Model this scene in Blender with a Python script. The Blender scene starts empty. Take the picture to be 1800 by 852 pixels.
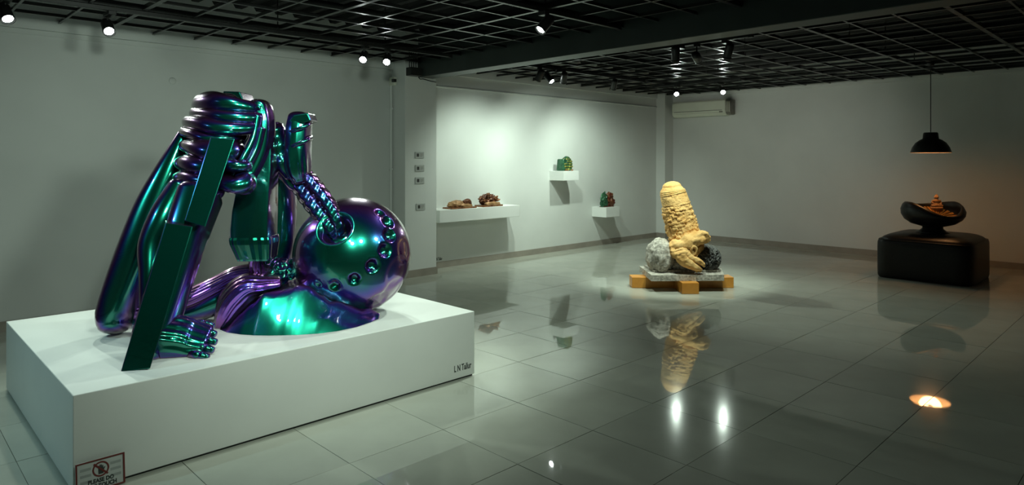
import bpy, bmesh, math, random
from mathutils import Vector, Matrix, noise, Quaternion

# ------------------------------------------------------------------ camera, world, exposure
SC = bpy.context.scene
COL = SC.collection
PI = math.pi
F, CY, YAW, H = 1172.73, 279.84, 0.7733968, 1.534      # focal length (px of an 1800 px wide frame), horizon row, heading, eye height
cam_data = bpy.data.cameras.new('camera'); cam = bpy.data.objects.new('camera', cam_data); COL.objects.link(cam)
cam.location = (0, 0, H); cam.rotation_euler = (PI/2, 0, -YAW)
cam_data.sensor_width = 36; cam_data.lens = F/1800*36; cam_data.shift_y = -(426-CY)/1800; cam_data.clip_start = 0.05
SC.camera = cam
world = bpy.data.worlds.new('world'); SC.world = world; world.use_nodes = True
world.node_tree.nodes['Background'].inputs[0].default_value = (0.3, 0.5, 0.45, 1)
world.node_tree.nodes['Background'].inputs[1].default_value = 0.0
SC.view_settings.view_transform = 'Standard'; SC.view_settings.look = 'None'
SC.view_settings.gamma = 1.0; SC.view_settings.use_curve_mapping = False
SC.view_settings.exposure = 0.38
LAMP_COL = (0.83, 1.0, 0.86)
NEUT_COL = (0.98, 1.0, 0.88)
COOL_COL = (0.55, 0.95, 1.0)
WARM_COL = (1.0, 0.50, 0.20)

CS, SN = math.cos(YAW), math.sin(YAW)
RIGHT = Vector((CS, -SN, 0)); FWD = Vector((SN, CS, 0)); UP = Vector((0, 0, 1))
def at(x, y, d):
    return RIGHT*((x-900)/F*d) + FWD*d + UP*(H-(y-CY)/F*d)
def on_z(x, y, z):
    return at(x, y, F*(H-z)/(y-CY))
def px(v, d): return v*d/F

# ------------------------------------------------------------------ helpers
ROOT = {}; REST = {}      # world base of every thing; lowest height a thing may reach
def mesh_from(name, verts, faces, smooth=False):
    me = bpy.data.meshes.new(name); me.from_pydata([tuple(v) for v in verts], [], faces)
    bm = bmesh.new(); bm.from_mesh(me); bmesh.ops.recalc_face_normals(bm, faces=bm.faces); bm.to_mesh(me); bm.free()
    if smooth:
        me.polygons.foreach_set('use_smooth', [True]*len(me.polygons))
    return me
def tag(o, label=None, cat=None, group=None, kind=None):
    if label: o['label'] = label
    if cat: o['category'] = cat
    if group: o['group'] = group
    if kind: o['kind'] = kind
    return o
def thing(name, loc, label, cat, group=None):
    o = bpy.data.objects.new(name, None); COL.objects.link(o); o.location = loc; o.empty_display_size = 0.05
    ROOT[o.name] = Vector(loc); return tag(o, label, cat, group)
def part(name, geo, m, parent=None, smooth=False, label=None):
    """geo = (verts, faces) in world space, or a mesh made before"""
    base = ROOT[parent.name] if parent is not None else Vector((0, 0, 0))
    if isinstance(geo, tuple):
        vs = [Vector(v)-base for v in geo[0]]
        if parent is not None and parent.name in REST:
            for v in vs: v.z = max(v.z, REST[parent.name])
        me = mesh_from(name, vs, geo[1], smooth)
    else: me = geo
    if m is not None and not me.materials: me.materials.append(m)
    o = bpy.data.objects.new(name, me); COL.objects.link(o)
    if parent is not None: o.parent = parent
    ROOT[o.name] = base
    if label: o['label'] = label
    return o
def merge(*gs):
    V, Fc = [], []
    for v, f in gs:
        n = len(V); V += list(v); Fc += [tuple(i+n for i in q) for q in f]
    return V, Fc
def box(x0, x1, y0, y1, z0, z1):
    v = [(x, y, z) for z in (z0, z1) for x, y in ((x0, y0), (x1, y0), (x1, y1), (x0, y1))]
    return [Vector(p) for p in v], [(3, 2, 1, 0), (4, 5, 6, 7), (0, 1, 5, 4), (1, 2, 6, 5), (2, 3, 7, 6), (3, 0, 4, 7)]
def bevelled(geo, w=0.004, seg=2):
    bm = bmesh.new(); vs = [bm.verts.new(v) for v in geo[0]]
    for f in geo[1]: bm.faces.new([vs[i] for i in f])
    bmesh.ops.recalc_face_normals(bm, faces=bm.faces)
    bmesh.ops.bevel(bm, geom=list(bm.edges), offset=w, segments=seg, profile=0.5, affect='EDGES')
    bm.verts.index_update()
    out = [v.co.copy() for v in bm.verts], [tuple(v.index for v in f.verts) for f in bm.faces]
    bm.free(); return out
def prism(poly, vec):
    """polygon of points pushed along vec"""
    n = len(poly); v = [Vector(p) for p in poly] + [Vector(p)+vec for p in poly]
    f = [tuple(range(n)), tuple(range(2*n-1, n-1, -1))] + [(i, (i+1) % n, n+(i+1) % n, n+i) for i in range(n)]
    return v, f
def cat_rom(pts, t):
    n = len(pts)-1; s = min(max(t, 0), 1)*n; i = min(int(s), n-1); u = s-i
    g = lambda k: pts[min(max(k, 0), n)]
    p0, p1, p2, p3 = g(i-1), g(i), g(i+1), g(i+2)
    return (p1*2 + (p2-p0)*u + (p0*2-p1*5+p2*4-p3)*(u*u) + (p1*3-p0-p2*3+p3)*(u*u*u))*0.5
def loft(ctrl, nring=40, nseg=28, power=2.0, disp=None, ref=None, twist=0.0, cap='round'):
    """ctrl: list of (point, half width across the reference axis, half depth along it)"""
    ref = ref or FWD
    P = [c[0] for c in ctrl]; A = [Vector((c[1], c[2], 0)) for c in ctrl]
    V, Fc = [], []
    capn = 5 if cap == 'round' else 0
    ts = []
    for k in range(capn): ts.append((0.0, math.sin(PI/2*(k+0.35)/(capn+0.35)), -math.cos(PI/2*(k+0.35)/(capn+0.35))))
    for k in range(nring+1): ts.append((k/nring, 1.0, 0.0))
    for k in reversed(range(capn)): ts.append((1.0, math.sin(PI/2*(k+0.35)/(capn+0.35)), math.cos(PI/2*(k+0.35)/(capn+0.35))))
    for t, sc, off in ts:
        p = cat_rom(P, t); a = cat_rom(A, t); T = (cat_rom(P, min(t+0.01, 1))-cat_rom(P, max(t-0.01, 0))).normalized()
        B = (ref-T*ref.dot(T)).normalized(); N = T.cross(B)
        p = p + T*(off*min(a.x, a.y)*0.6)
        for j in range(nseg):
            th = 2*PI*j/nseg; c, s = math.cos(th+twist), math.sin(th+twist)
            cc = math.copysign(abs(c)**(2/power), c); ss = math.copysign(abs(s)**(2/power), s)
            e = 1.0 + (disp(t, th) if disp else 0.0)
            V.append(p + N*(cc*a.x*sc*e) + B*(ss*a.y*sc*e))
    n = len(ts)
    for i in range(n-1):
        for j in range(nseg):
            Fc.append((i*nseg+j, i*nseg+(j+1) % nseg, (i+1)*nseg+(j+1) % nseg, (i+1)*nseg+j))
    Fc.append(tuple(reversed(range(nseg)))); Fc.append(tuple(range((n-1)*nseg, n*nseg)))
    return V, Fc
def tube(p0, p1, r, n=12):
    p0, p1 = Vector(p0), Vector(p1); T = (p1-p0).normalized(); a = T.orthogonal().normalized(); b = T.cross(a)
    V = [p+(a*math.cos(2*PI*j/n)+b*math.sin(2*PI*j/n))*r for p in (p0, p1) for j in range(n)]
    return V, [(j, (j+1) % n, n+(j+1) % n, n+j) for j in range(n)] + [tuple(range(n)), tuple(range(2*n-1, n-1, -1))]
def path_tube(pts, r, n=8, ring=24):
    return loft([(Vector(p), r, r) for p in pts], ring, n, cap='flat', ref=Vector((0.31, 0.22, 0.93)))
def lathe(prof, c, n=48, rfun=None, cap=True):
    """closed profile of (radius, height)"""
    V, Fc = [], []; m = len(prof); c = Vector(c)
    for k, (r, z) in enumerate(prof):
        for j in range(n):
            th = 2*PI*j/n; rr, zz = rfun(r, z, th, k) if rfun else (r, z)
            V.append(c+Vector((rr*math.cos(th), rr*math.sin(th), zz)))
    for k in range(m-1):
        for j in range(n): Fc.append((k*n+j, k*n+(j+1) % n, (k+1)*n+(j+1) % n, (k+1)*n+j))
    if cap and prof[0][0] > 1e-4: Fc.append(tuple(range(n)))
    if cap and prof[-1][0] > 1e-4: Fc.append(tuple(range((m-1)*n, m*n)))
    return V, Fc
def blob(c, rx, ry, rz, sub=4, fn=None, axes=None):
    """icosphere scaled along right / depth / up and displaced by fn(unit vector) """
    ax = axes or (RIGHT, FWD, UP)
    bm = bmesh.new(); bmesh.ops.create_icosphere(bm, subdivisions=sub, radius=1)
    V = []
    for v in bm.verts:
        u = v.co.normalized(); k = 1+(fn(u) if fn else 0)
        V.append(Vector(c)+ax[0]*(u.x*rx*k)+ax[1]*(u.y*ry*k)+ax[2]*(u.z*rz*k))
    bm.verts.index_update(); Fc = [tuple(v.index for v in f.verts) for f in bm.faces]; bm.free()
    return V, Fc
def fbm(p, o=4): return noise.fractal(Vector(p), 1.0, 2.0, o)
def text_geo(body, size, xscale=1.0, depth=0.0015, align='LEFT', bold=0.0):
    cu = bpy.data.curves.new('lettering', 'FONT'); cu.body = body; cu.size = size; cu.extrude = depth; cu.align_x = align; cu.resolution_u = 3; cu.offset = bold
    o = bpy.data.objects.new('lettering_tmp', cu); COL.objects.link(o)
    dg = bpy.context.evaluated_depsgraph_get(); me = bpy.data.meshes.new_from_object(o.evaluated_get(dg))
    V = [Vector((v.co.x*xscale, v.co.y, v.co.z)) for v in me.vertices]; Fc = [tuple(p.vertices) for p in me.polygons]
    bpy.data.objects.remove(o); bpy.data.meshes.remove(me); bpy.data.curves.remove(cu)
    return V, Fc
def place(geo, origin, ex, ey, ez):
    return [Vector(origin)+ex*v.x+ey*v.y+ez*v.z for v in geo[0]], geo[1]

# ------------------------------------------------------------------ materials
def mat(name, col, rough=0.5, metal=0.0, var=0.0, scale=8.0, col2=None, bump=0.0, bscale=60.0, rvar=0.0, spec=0.5, coat=0.0, objvar=0.0, detail=5, crough=0.06):
    m = bpy.data.materials.new(name); m.use_nodes = True; nt = m.node_tree; N = nt.nodes; L = nt.links
    b = N['Principled BSDF']
    b.inputs['Base Color'].default_value = (*col, 1); b.inputs['Roughness'].default_value = rough; b.inputs['Metallic'].default_value = metal
    b.inputs['Specular IOR Level'].default_value = spec; b.inputs['Coat Weight'].default_value = coat; b.inputs['Coat Roughness'].default_value = crough
    tc = N.new('ShaderNodeTexCoord'); src = None
    if var or col2 or rvar:
        nz = N.new('ShaderNodeTexNoise'); nz.inputs['Scale'].default_value = scale; nz.inputs['Detail'].default_value = detail
        L.new(tc.outputs['Object'], nz.inputs['Vector'])
        if var or col2:
            rp = N.new('ShaderNodeValToRGB'); rp.color_ramp.elements[0].position = 0.36; rp.color_ramp.elements[1].position = 0.64
            c2 = col2 or tuple(min(1, c*(1+var)) for c in col); c1 = col if col2 else tuple(c*(1-var) for c in col)
            rp.color_ramp.elements[0].color = (*c1, 1); rp.color_ramp.elements[1].color = (*c2, 1)
            L.new(nz.outputs['Fac'], rp.inputs['Fac']); src = rp.outputs['Color']
        if rvar:
            mr = N.new('ShaderNodeMapRange'); mr.inputs[1].default_value = 0.35; mr.inputs[2].default_value = 0.65
            mr.inputs[3].default_value = rough; mr.inputs[4].default_value = rough+rvar
            L.new(nz.outputs['Fac'], mr.inputs[0]); L.new(mr.outputs[0], b.inputs['Roughness'])
    if objvar:
        oi = N.new('ShaderNodeObjectInfo'); mr = N.new('ShaderNodeMapRange'); mr.inputs[3].default_value = 1-objvar; mr.inputs[4].default_value = 1+objvar
        L.new(oi.outputs['Random'], mr.inputs[0]); hs = N.new('ShaderNodeHueSaturation'); L.new(mr.outputs[0], hs.inputs['Value'])
        if src: L.new(src, hs.inputs['Color'])
        else: hs.inputs['Color'].default_value = (*col, 1)
        src = hs.outputs['Color']
    if src: L.new(src, b.inputs['Base Color'])
    if bump:
        n2 = N.new('ShaderNodeTexNoise'); n2.inputs['Scale'].default_value = bscale; n2.inputs['Detail'].default_value = 6
        L.new(tc.outputs['Object'], n2.inputs['Vector']); bp = N.new('ShaderNodeBump'); bp.inputs['Strength'].default_value = bump; bp.inputs['Distance'].default_value = 0.01
        L.new(n2.outputs['Fac'], bp.inputs['Height']); L.new(bp.outputs['Normal'], b.inputs['Normal'])
    return m
def emit(name, col, strength):
    m = bpy.data.materials.new(name); m.use_nodes = True; nt = m.node_tree; nt.nodes.clear()
    e = nt.nodes.new('ShaderNodeEmission'); e.inputs[0].default_value = (*col, 1); e.inputs[1].default_value = strength
    o = nt.nodes.new('ShaderNodeOutputMaterial'); nt.links.new(e.outputs[0], o.inputs[0]); return m
def pearl(name, shift=0.0, rough=0.23, gain=0.85):
    """interference lacquer: green face on, blue then violet then rose towards grazing"""
    m = bpy.data.materials.new(name); m.use_nodes = True; nt = m.node_tree; N = nt.nodes; L = nt.links
    b = N['Principled BSDF']; lw = N.new('ShaderNodeLayerWeight'); lw.inputs['Blend'].default_value = 0.5
    tc = N.new('ShaderNodeTexCoord'); nz = N.new('ShaderNodeTexNoise'); nz.inputs['Scale'].default_value = 2.6; nz.inputs['Detail'].default_value = 2
    L.new(tc.outputs['Object'], nz.inputs['Vector'])
    ad = N.new('ShaderNodeMath'); ad.operation = 'MULTIPLY_ADD'; ad.inputs[1].default_value = 0.45; ad.inputs[2].default_value = -0.215+shift
    L.new(nz.outputs['Fac'], ad.inputs[0]); sm = N.new('ShaderNodeMath'); sm.operation = 'ADD'
    L.new(ad.outputs[0], sm.inputs[0]); L.new(lw.outputs['Facing'], sm.inputs[1])
    rp = N.new('ShaderNodeValToRGB'); cr = rp.color_ramp
    stops = [(0.0, (0.007, 0.22, 0.145)), (0.14, (0.009, 0.25, 0.18)), (0.23, (0.014, 0.10, 0.25)), (0.33, (0.065, 0.05, 0.37)), (0.48, (0.17, 0.045, 0.27)), (0.70, (0.13, 0.05, 0.125)), (1.0, (0.085, 0.055, 0.065))]
    stops = [(p, tuple(min(1, v*gain) for v in c)) for p, c in stops]
    while len(cr.elements) < len(stops): cr.elements.new(0.5)
    for e, (p, c) in zip(cr.elements, stops): e.position = p; e.color = (*c, 1)
    L.new(sm.outputs[0], rp.inputs['Fac']); L.new(rp.outputs['Color'], b.inputs['Base Color'])
    b.inputs['Metallic'].default_value = 0.92; b.inputs['Roughness'].default_value = rough
    b.inputs['Coat Weight'].default_value = 1.0; b.inputs['Coat Roughness'].default_value = 0.03
    return m
M = {}
M['wall'] = mat('white_wall_paint', (0.66, 0.68, 0.65), 0.7, var=0.035, scale=1.3, bump=0.03, bscale=25)
M['wall_left'] = mat('scuffed_white_wall_paint', (0.62, 0.645, 0.62), 0.65, var=0.05, scale=0.9, bump=0.03, bscale=25)
M['skirting'] = mat('taupe_skirting_tile', (0.30, 0.27, 0.23), 0.3, var=0.08, scale=6)
M['tile'] = mat('polished_grey_floor_tile', (0.43, 0.44, 0.38), 0.010, var=0.05, scale=2.5, rvar=0.020, spec=0.65, objvar=0.05, coat=0.10, crough=0.12)
M['grout'] = mat('dark_grout', (0.21, 0.21, 0.19), 0.8)
M['black_metal'] = mat('black_painted_metal', (0.012, 0.013, 0.012), 0.38, var=0.2, scale=15)
M['bar'] = mat('charcoal_grid_bar', (0.015, 0.0165, 0.015), 0.30, var=0.15, scale=9)
M['deck'] = mat('black_ceiling_deck', (0.006, 0.006, 0.006), 0.6, var=0.3, scale=3)
M['beam'] = mat('dark_beam_paint', (0.035, 0.045, 0.040), 0.45, var=0.1, scale=3)
M['plinth'] = mat('white_plinth_paint', (0.74, 0.76, 0.72), 0.5, var=0.02, scale=3, bump=0.015, bscale=40)
M['shelf'] = mat('white_shelf_paint', (0.76, 0.78, 0.75), 0.5, var=0.015, scale=3)
M['letter'] = mat('dark_vinyl_lettering', (0.035, 0.042, 0.037), 0.6, var=0.1)
M['pearl'] = pearl('interference_lacquer')
M['pearl_lit_green'] = pearl('lit_green_lacquer', -0.12, 0.30, 1.6)  # brightened copy: the rock's lit green face is put into the colour
M['pearl_dusk'] = pearl('dusky_interference_lacquer', 0.18, 0.24, 0.75)
M['pearl_highlit'] = pearl('highlit_violet_lacquer', 0.34, 0.20, 1.8)  # violet of the cloth, its bright highlights painted into the colour
M['gold_stone'] = mat('yellow_sandstone', (0.62, 0.34, 0.10), 0.85, col2=(0.74, 0.46, 0.17), scale=7, bump=0.9, bscale=34)
M['grey_stone'] = mat('pitted_grey_granite', (0.27, 0.25, 0.21), 0.9, col2=(0.55, 0.51, 0.44), scale=38, bump=0.7, bscale=60)
M['dark_stone'] = mat('dark_slate_stone', (0.10, 0.10, 0.093), 0.75, var=0.3, scale=20, bump=0.35, bscale=40)
M['timber'] = mat('varnished_orange_timber', (0.52, 0.20, 0.025), 0.35, col2=(0.66, 0.29, 0.045), scale=6, bump=0.08, bscale=30)
M['brown'] = mat('red_brown_patina', (0.13, 0.045, 0.018), 0.38, col2=(0.34, 0.14, 0.055), scale=22, metal=0.3, bump=0.35, bscale=50)
M['brown_dark'] = mat('dark_brown_patina', (0.055, 0.018, 0.010), 0.35, col2=(0.20, 0.07, 0.03), scale=26, metal=0.3, bump=0.4, bscale=50)
M['tan'] = mat('tan_bronze', (0.30, 0.15, 0.06), 0.4, col2=(0.46, 0.26, 0.12), scale=14, metal=0.3, bump=0.3, bscale=40)
M['green'] = mat('green_glaze', (0.008, 0.045, 0.026), 0.25, col2=(0.045, 0.15, 0.075), scale=18, metal=0.35, bump=0.4, bscale=45)
M['gold_cell'] = mat('gold_green_lustre', (0.42, 0.40, 0.10), 0.22, col2=(0.14, 0.30, 0.08), scale=16, metal=0.7)
M['gold_bright'] = mat('bright_gold_lustre', (0.62, 0.55, 0.14), 0.25, metal=0.6, var=0.1, scale=16)  # brighter gold, used on every third cell
M['red'] = mat('dark_red_glaze', (0.16, 0.018, 0.012), 0.25, col2=(0.06, 0.010, 0.008), scale=20)
M['leather'] = mat('black_leather', (0.006, 0.0055, 0.005), 0.40, var=0.2, scale=30, bump=0.10, bscale=220, spec=0.3)
M['bowl'] = mat('matt_black_bowl', (0.008, 0.008, 0.008), 0.36, var=0.2, scale=12, spec=0.3)
M['gilt'] = mat('gilded_inlay', (0.80, 0.42, 0.10), 0.30, metal=0.85, var=0.1, scale=15)
M['clay'] = mat('ochre_clay', (0.42, 0.24, 0.11), 0.7, var=0.15, scale=25, bump=0.2)
M['shade_in'] = mat('pale_shade_lining', (0.85, 0.74, 0.58), 0.45, var=0.01)
M['ac'] = mat('ivory_plastic', (0.70, 0.72, 0.60), 0.4, var=0.02, scale=5)
M['ac_dark'] = mat('brown_grey_plastic', (0.20, 0.19, 0.16), 0.5, var=0.15, scale=9)
M['slot'] = mat('dark_slot', (0.05, 0.05, 0.045), 0.6)
M['pvc'] = mat('white_pvc', (0.66, 0.68, 0.65), 0.45, var=0.02)
M['plaque'] = mat('pale_grey_plaque', (0.44, 0.46, 0.44), 0.4, var=0.03)
M['maroon'] = mat('maroon_edge', (0.16, 0.025, 0.02), 0.4, var=0.1)
M['paper'] = mat('white_sign_face', (0.55, 0.57, 0.54), 0.35, var=0.02)
M['paper_grey'] = mat('grey_sign_band', (0.36, 0.38, 0.36), 0.35, var=0.02)
M['lens'] = emit('lit_lamp_lens', (0.90, 1.0, 0.95), 45.0)
M['bulb'] = emit('warm_bulb', (1.0, 0.62, 0.30), 2.5)

# ------------------------------------------------------------------ room shell
CEIL = 2.79; LW, PW, AW, RW = 7.40, 7.11, 7.45, 11.55
TOP = 3.25
XMIN, YMIN = -6.4, -6.4
def struct(name, geo, m, bev=0): return tag(part(name, bevelled(geo, bev) if bev else geo, m), kind='structure')
fl = struct('floor', box(XMIN-.2, RW+.3, YMIN-.2, AW+.4, -0.12, -0.012), M['grout'])
struct('wall_left', box(XMIN, 5.02, LW, LW+.25, -0.012, TOP), M['wall_left'])
struct('wall_pillar', box(5.016, 5.525, PW, AW+.2, -0.012, TOP), M['wall'], 0.004)
struct('wall_alcove', box(5.52, RW+.2, AW, AW+.2, -0.012, TOP), M['wall'])
struct('wall_right', box(RW, RW+.2, YMIN, AW+.2, -0.012, TOP), M['wall'])
struct('wall_corner', box(11.26, RW+.01, 7.25, AW+.01, -0.012, TOP), M['wall'], 0.004)
struct('wall_back', box(XMIN-.2, RW+.2, YMIN-.2, YMIN, -0.012, TOP), M['wall_left'])
struct('wall_rear', box(XMIN-.2, XMIN, YMIN, LW+.2, -0.012, TOP), M['wall_left'])
struct('baseboard_left', box(XMIN, 5.016, LW-.012, LW, -.005, .095), M['skirting'], .003)
struct('baseboard_pillar', merge(box(5.004, 5.537, PW-.012, PW, -.005, .095), box(5.004, 5.016, PW, LW-.012, -.005, .095), box(5.525, 5.537, PW, AW-.012, -.005, .095)), M['skirting'])
struct('baseboard_alcove', box(5.537, 11.248, AW-.012, AW, -.005, .09), M['skirting'], .003)
struct('baseboard_corner', merge(box(11.248, 11.26, 7.238, AW-.012, -.005, .09), box(11.26, RW-.012, 7.238, 7.25, -.005, .09)), M['skirting'])
struct('baseboard_right', box(RW-.012, RW, YMIN, 7.238, -.005, .09), M['skirting'], .003)
struct('trim_1', bevelled(box(XMIN, 5.016, LW-.03, LW, 2.715, 2.86), .006), M['wall_left'])
struct('trim_2', bevelled(box(XMIN, 5.016, LW-.014, LW, 2.665, 2.714), .005), M['wall_left'])
struct('trim_3', bevelled(box(5.527, 11.258, AW-.03, AW, 2.73, 2.86), .006), M['wall'])
struct('trim_4', prism([(5.527, AW, 2.585), (5.527, AW-.030, 2.562), (5.527, AW-.030, 2.552), (5.527, AW, 2.545)], Vector((5.73, 0, 0))), M['wall'])
struct('trim_5', bevelled(box(RW-.03, RW, YMIN, 7.248, 2.745, 2.86), .006), M['wall'])

# floor tiles: 0.6 m polished squares, each laid a hair out of true
rng = random.Random(5)
TS, X0, Y0 = 0.6, 1.766, 3.584
tiles = []
for i in range(-15, 17):
    for j in range(-18, 8):
        x, y = X0+TS*i, Y0+TS*j
        if x+TS < XMIN or x > RW or y+TS < YMIN or y > AW: continue
        c = Vector((x+TS/2, y+TS/2, 0)); d = c.dot(FWD); vis = 0
        if d > 1.2:
            u = 900+F*c.dot(RIGHT)/d; v = CY+F*H/d
            if -250 < u < 2050 and v < 1080: vis = 1/(d*d)
        if c.x > 0.95 and c.x < 2.9 and 3.9 < c.y < 5.3: vis = 0
        tiles.append((vis, x, y))
tiles.sort(reverse=True)
gap = 0.0011
tg = bevelled(box(-TS/2+gap, TS/2-gap, -TS/2+gap, TS/2-gap, -0.010, 0.0), 0.0009, 1)
tile_me = mesh_from('tile', tg[0], tg[1]); tile_me.materials.append(M['tile'])
rest = []
for k, (vis, x, y) in enumerate(tiles):
    rx, ry = rng.gauss(0, 0.0011), rng.gauss(0, 0.0011)
    if vis > 0 and k < 298:
        o = bpy.data.objects.new('tile', tile_me); COL.objects.link(o); o.parent = fl
        o.location = (x+TS/2, y+TS/2, 0); o.rotation_euler = (rx, ry, 0)
    else:
        b = box(max(x+gap, XMIN-.1), min(x+TS-gap, RW+.1), max(y+gap, YMIN-.1), min(y+TS-gap, AW+.1), -0.010, 0.0); rest.append(b)
o = part('tile_field', merge(*rest), M['tile'], fl); o['kind'] = 'stuff'

# ceiling: ribbed black deck with an open grid hung under it
ribs = [(XMIN-.2, TOP+.1)]
V, Fc = [], []
n = 0; x = XMIN-.2; prof = []
while x < RW+.3:
    prof += [(x, TOP), (x+.10, TOP), (x+.13, TOP-.05), (x+.20, TOP-.05)]; x += .23
for (a, z) in prof: V += [Vector((a, YMIN-.2, z)), Vector((a, AW+.2, z))]
for k in range(len(prof)-1): Fc.append((2*k, 2*k+1, 2*k+3, 2*k+2))
ceil = struct('ceiling', (V, Fc), M['deck'])
GX, GY, G = 4.118, 5.035, 0.40
def bars():
    for k in range(-27, 19):
        x = GX+G*k
        if XMIN < x < RW-.05 and not (5.15 < x < 5.52):
            w = .019 if k % 3 == 0 else .010; hgt = .05 if k % 3 == 0 else .03
            g = merge(box(x-w, x+w, YMIN, (LW if x < 5 else AW)-.032, CEIL, CEIL+.006), box(x-.004, x+.004, YMIN, (LW if x < 5 else AW)-.032, CEIL+.006, CEIL+hgt))
            if k % 3 == 0: g = merge(g, box(x+.030, x+.036, YMIN, (LW if x < 5 else AW)-.032, CEIL+.01, CEIL+hgt))
            part('main_bar' if k % 3 == 0 else 'cross_bar', g, M['bar'], ceil)
    for k in range(-29, 7):
        y = GY+G*k
        if YMIN < y < AW-.1:
            w = .019 if k % 3 == 0 else .010; hgt = .055 if k % 3 == 0 else .03
            for a, b in ((XMIN, 5.215), (5.465, RW-.032)):
                if y > PW and a < 0: b = 5.0
                g = merge(box(a, b, y-w, y+w, CEIL+.0015, CEIL+.0075), box(a, b, y-.004, y+.004, CEIL+.0075, CEIL+hgt))
                if k % 3 == 0: g = merge(g, box(a, b, y+.030, y+.036, CEIL+.01, CEIL+hgt))
                part('main_bar' if k % 3 == 0 else 'cross_bar', g, M['bar'], ceil)
bars()
for (a, b) in ((1.7, 5.03), (2.9, 3.83), (2.9, 6.23), (4.13, 3.83), (4.13, 6.23), (6.5, 5.03), (7.7, 3.83), (7.7, 2.63), (8.9, 2.63), (8.9, 5.03), (10.1, 2.63), (10.1, 1.43)):
    part('hanger_rod', tube((a, b, CEIL+.02), (a, b, TOP-.04), .006, 8), M['bar'], ceil)
struct('trim_6', bevelled(box(5.22, 5.46, YMIN, PW, 2.606, TOP-.06), .006), M['beam'])['label'] = 'dark painted beam crossing the ceiling from the pillar'

# ------------------------------------------------------------------ lighting tracks and spotlights
def track(p0, p1, label):
    (x0, y0), (x1, y1) = p0, p1; w = .018
    g = box(min(x0, x1)-w*(x0 == x1), max(x0, x1)+w*(x0 == x1), min(y0, y1)-w*(y0 == y1), max(y0, y1)+w*(y0 == y1), 2.755, 2.789)
    t = thing('lighting_track', ((x0+x1)/2, (y0+y1)/2, 2.755), label, 'lighting track', 'black ceiling lighting tracks')
    part('rail', bevelled(g, .003, 1), M['black_metal'], t)
    for a, b in (p0, p1): part('end_cap', box(a-.021, a+.021, b-.021, b+.021, 2.750, 2.789), M['black_metal'], t)
track((0.1, 6.24), (5.05, 6.24), 'black lighting track along the left wall ending at the pillar')
track((5.62, 6.12), (8.9, 6.12), 'black lighting track in front of the shelf wall')
track((1.2, 3.79), (5.1, 3.79), 'black lighting track over the plinth, running to the dark beam')
track((6.36, 3.1), (6.36, 4.3), 'short black lighting track above the yellow stone sculpture')
track((9.67, 4.9), (9.67, 6.4), 'short black lighting track in front of the air conditioner')
track((0.6, 1.40), (4.4, 1.40), 'black lighting track overhead near the viewer')
track((-1.6, 4.3), (-.4, 4.3), 'added unseen short black lighting track left of the white plinth')  # added out of view to carry the cool fill lamp

can = lathe([(.030, .004), (.036, 0.0), (.043, 0.0), (.045, .006), (.045, .125), (.036, .150), (.0, .152)], (0, 0, 0), 24)
can_me = mesh_from('can', can[0], can[1], True); can_me.materials.append(M['black_metal'])
rimg = lathe([(.045, .004), (.049, .002), (.049, -.012), (.044, -.012), (.044, .004)], (0, 0, 0), 24)
rim_me = mesh_from('bezel', rimg[0], rimg[1], True); rim_me.materials.append(M['black_metal'])
lensg = lathe([(.0, -.004), (.022, -.003), (.037, .0005), (.0, .001)], (0, 0, 0), 24)
lens_on = mesh_from('lens', lensg[0], lensg[1], True); lens_on.materials.append(M['lens'])
lens_off = mesh_from('lens_unlit', lensg[0], lensg[1], True); lens_off.materials.append(M['black_metal'])
def spot(pos, target, power, label, angle=60, blend=0.6, col=LAMP_COL, soft=.035, trk=None):
    pos, target = Vector(pos), Vector(target); dr = (target-pos).normalized(); q = dr.to_track_quat('-Z', 'Y')
    piv = pos-dr*.075
    t = thing('track_spotlight', (piv.x, piv.y, 2.755), label, 'spotlight', 'black track spotlights on the ceiling'); base = ROOT[t.name]
    ax0, ax1, ay0, ay1 = piv.x-.016, piv.x+.016, piv.y-.016, piv.y+.016          # adapter reaches over to its track
    if trk[0] == 'y': ay0, ay1, ax0, ax1 = min(ay0, trk[1]-.02), max(ay1, trk[1]+.02), piv.x-.03, piv.x+.03
    else: ax0, ax1, ay0, ay1 = min(ax0, trk[1]-.02), max(ax1, trk[1]+.02), piv.y-.03, piv.y+.03
    part('adapter', bevelled(box(ax0, ax1, ay0, ay1, 2.725, 2.757), .003, 1), M['black_metal'], t)
    part('stem', tube((piv.x, piv.y, piv.z+.02), (piv.x, piv.y, 2.727), .009, 10), M['black_metal'], t)
    for nm, me in (('can', can_me), ('bezel', rim_me), ('lens', lens_on if power else lens_off)):
        o = part(nm, me, None, t); o.location = pos-base; o.rotation_mode = 'QUATERNION'; o.rotation_quaternion = q
    if power:
        ld = bpy.data.lights.new('spot_beam', 'SPOT'); ld.energy = power; ld.color = col; ld.spot_size = math.radians(angle); ld.spot_blend = blend; ld.shadow_soft_size = soft
        lo = bpy.data.objects.new('spot_beam', ld); COL.objects.link(lo); lo.parent = t
        lo.location = pos+dr*.02-base; lo.rotation_mode = 'QUATERNION'; lo.rotation_quaternion = q
    return t
TL, TA, TP, TN = ('y', 6.24), ('y', 6.12), ('y', 3.79), ('y', 1.40)
TS1, TS2, TS3 = ('x', 6.36), ('x', 9.67), ('y', 4.30)
spot((.80, 6.30, 2.6), (1.2, 4.6, .6), 50, 'lit spotlight at the far left end of the left wall track', 90, trk=TL)
spot((1.48, 6.32, 2.6), (1.4, 4.3, .9), 60, 'lit spotlight on the left wall above the tall iridescent sculpture', 80, trk=TL)
spot((3.85, 6.23, 2.6), (2.2, 4.4, .8), 66, 'lit spotlight, left one of the pair beside the pillar', 80, trk=TL)
spot((4.13, 6.20, 2.6), (2.5, 4.2, .7), 66, 'lit spotlight, right one of the pair beside the pillar', 80, trk=TL)
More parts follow.
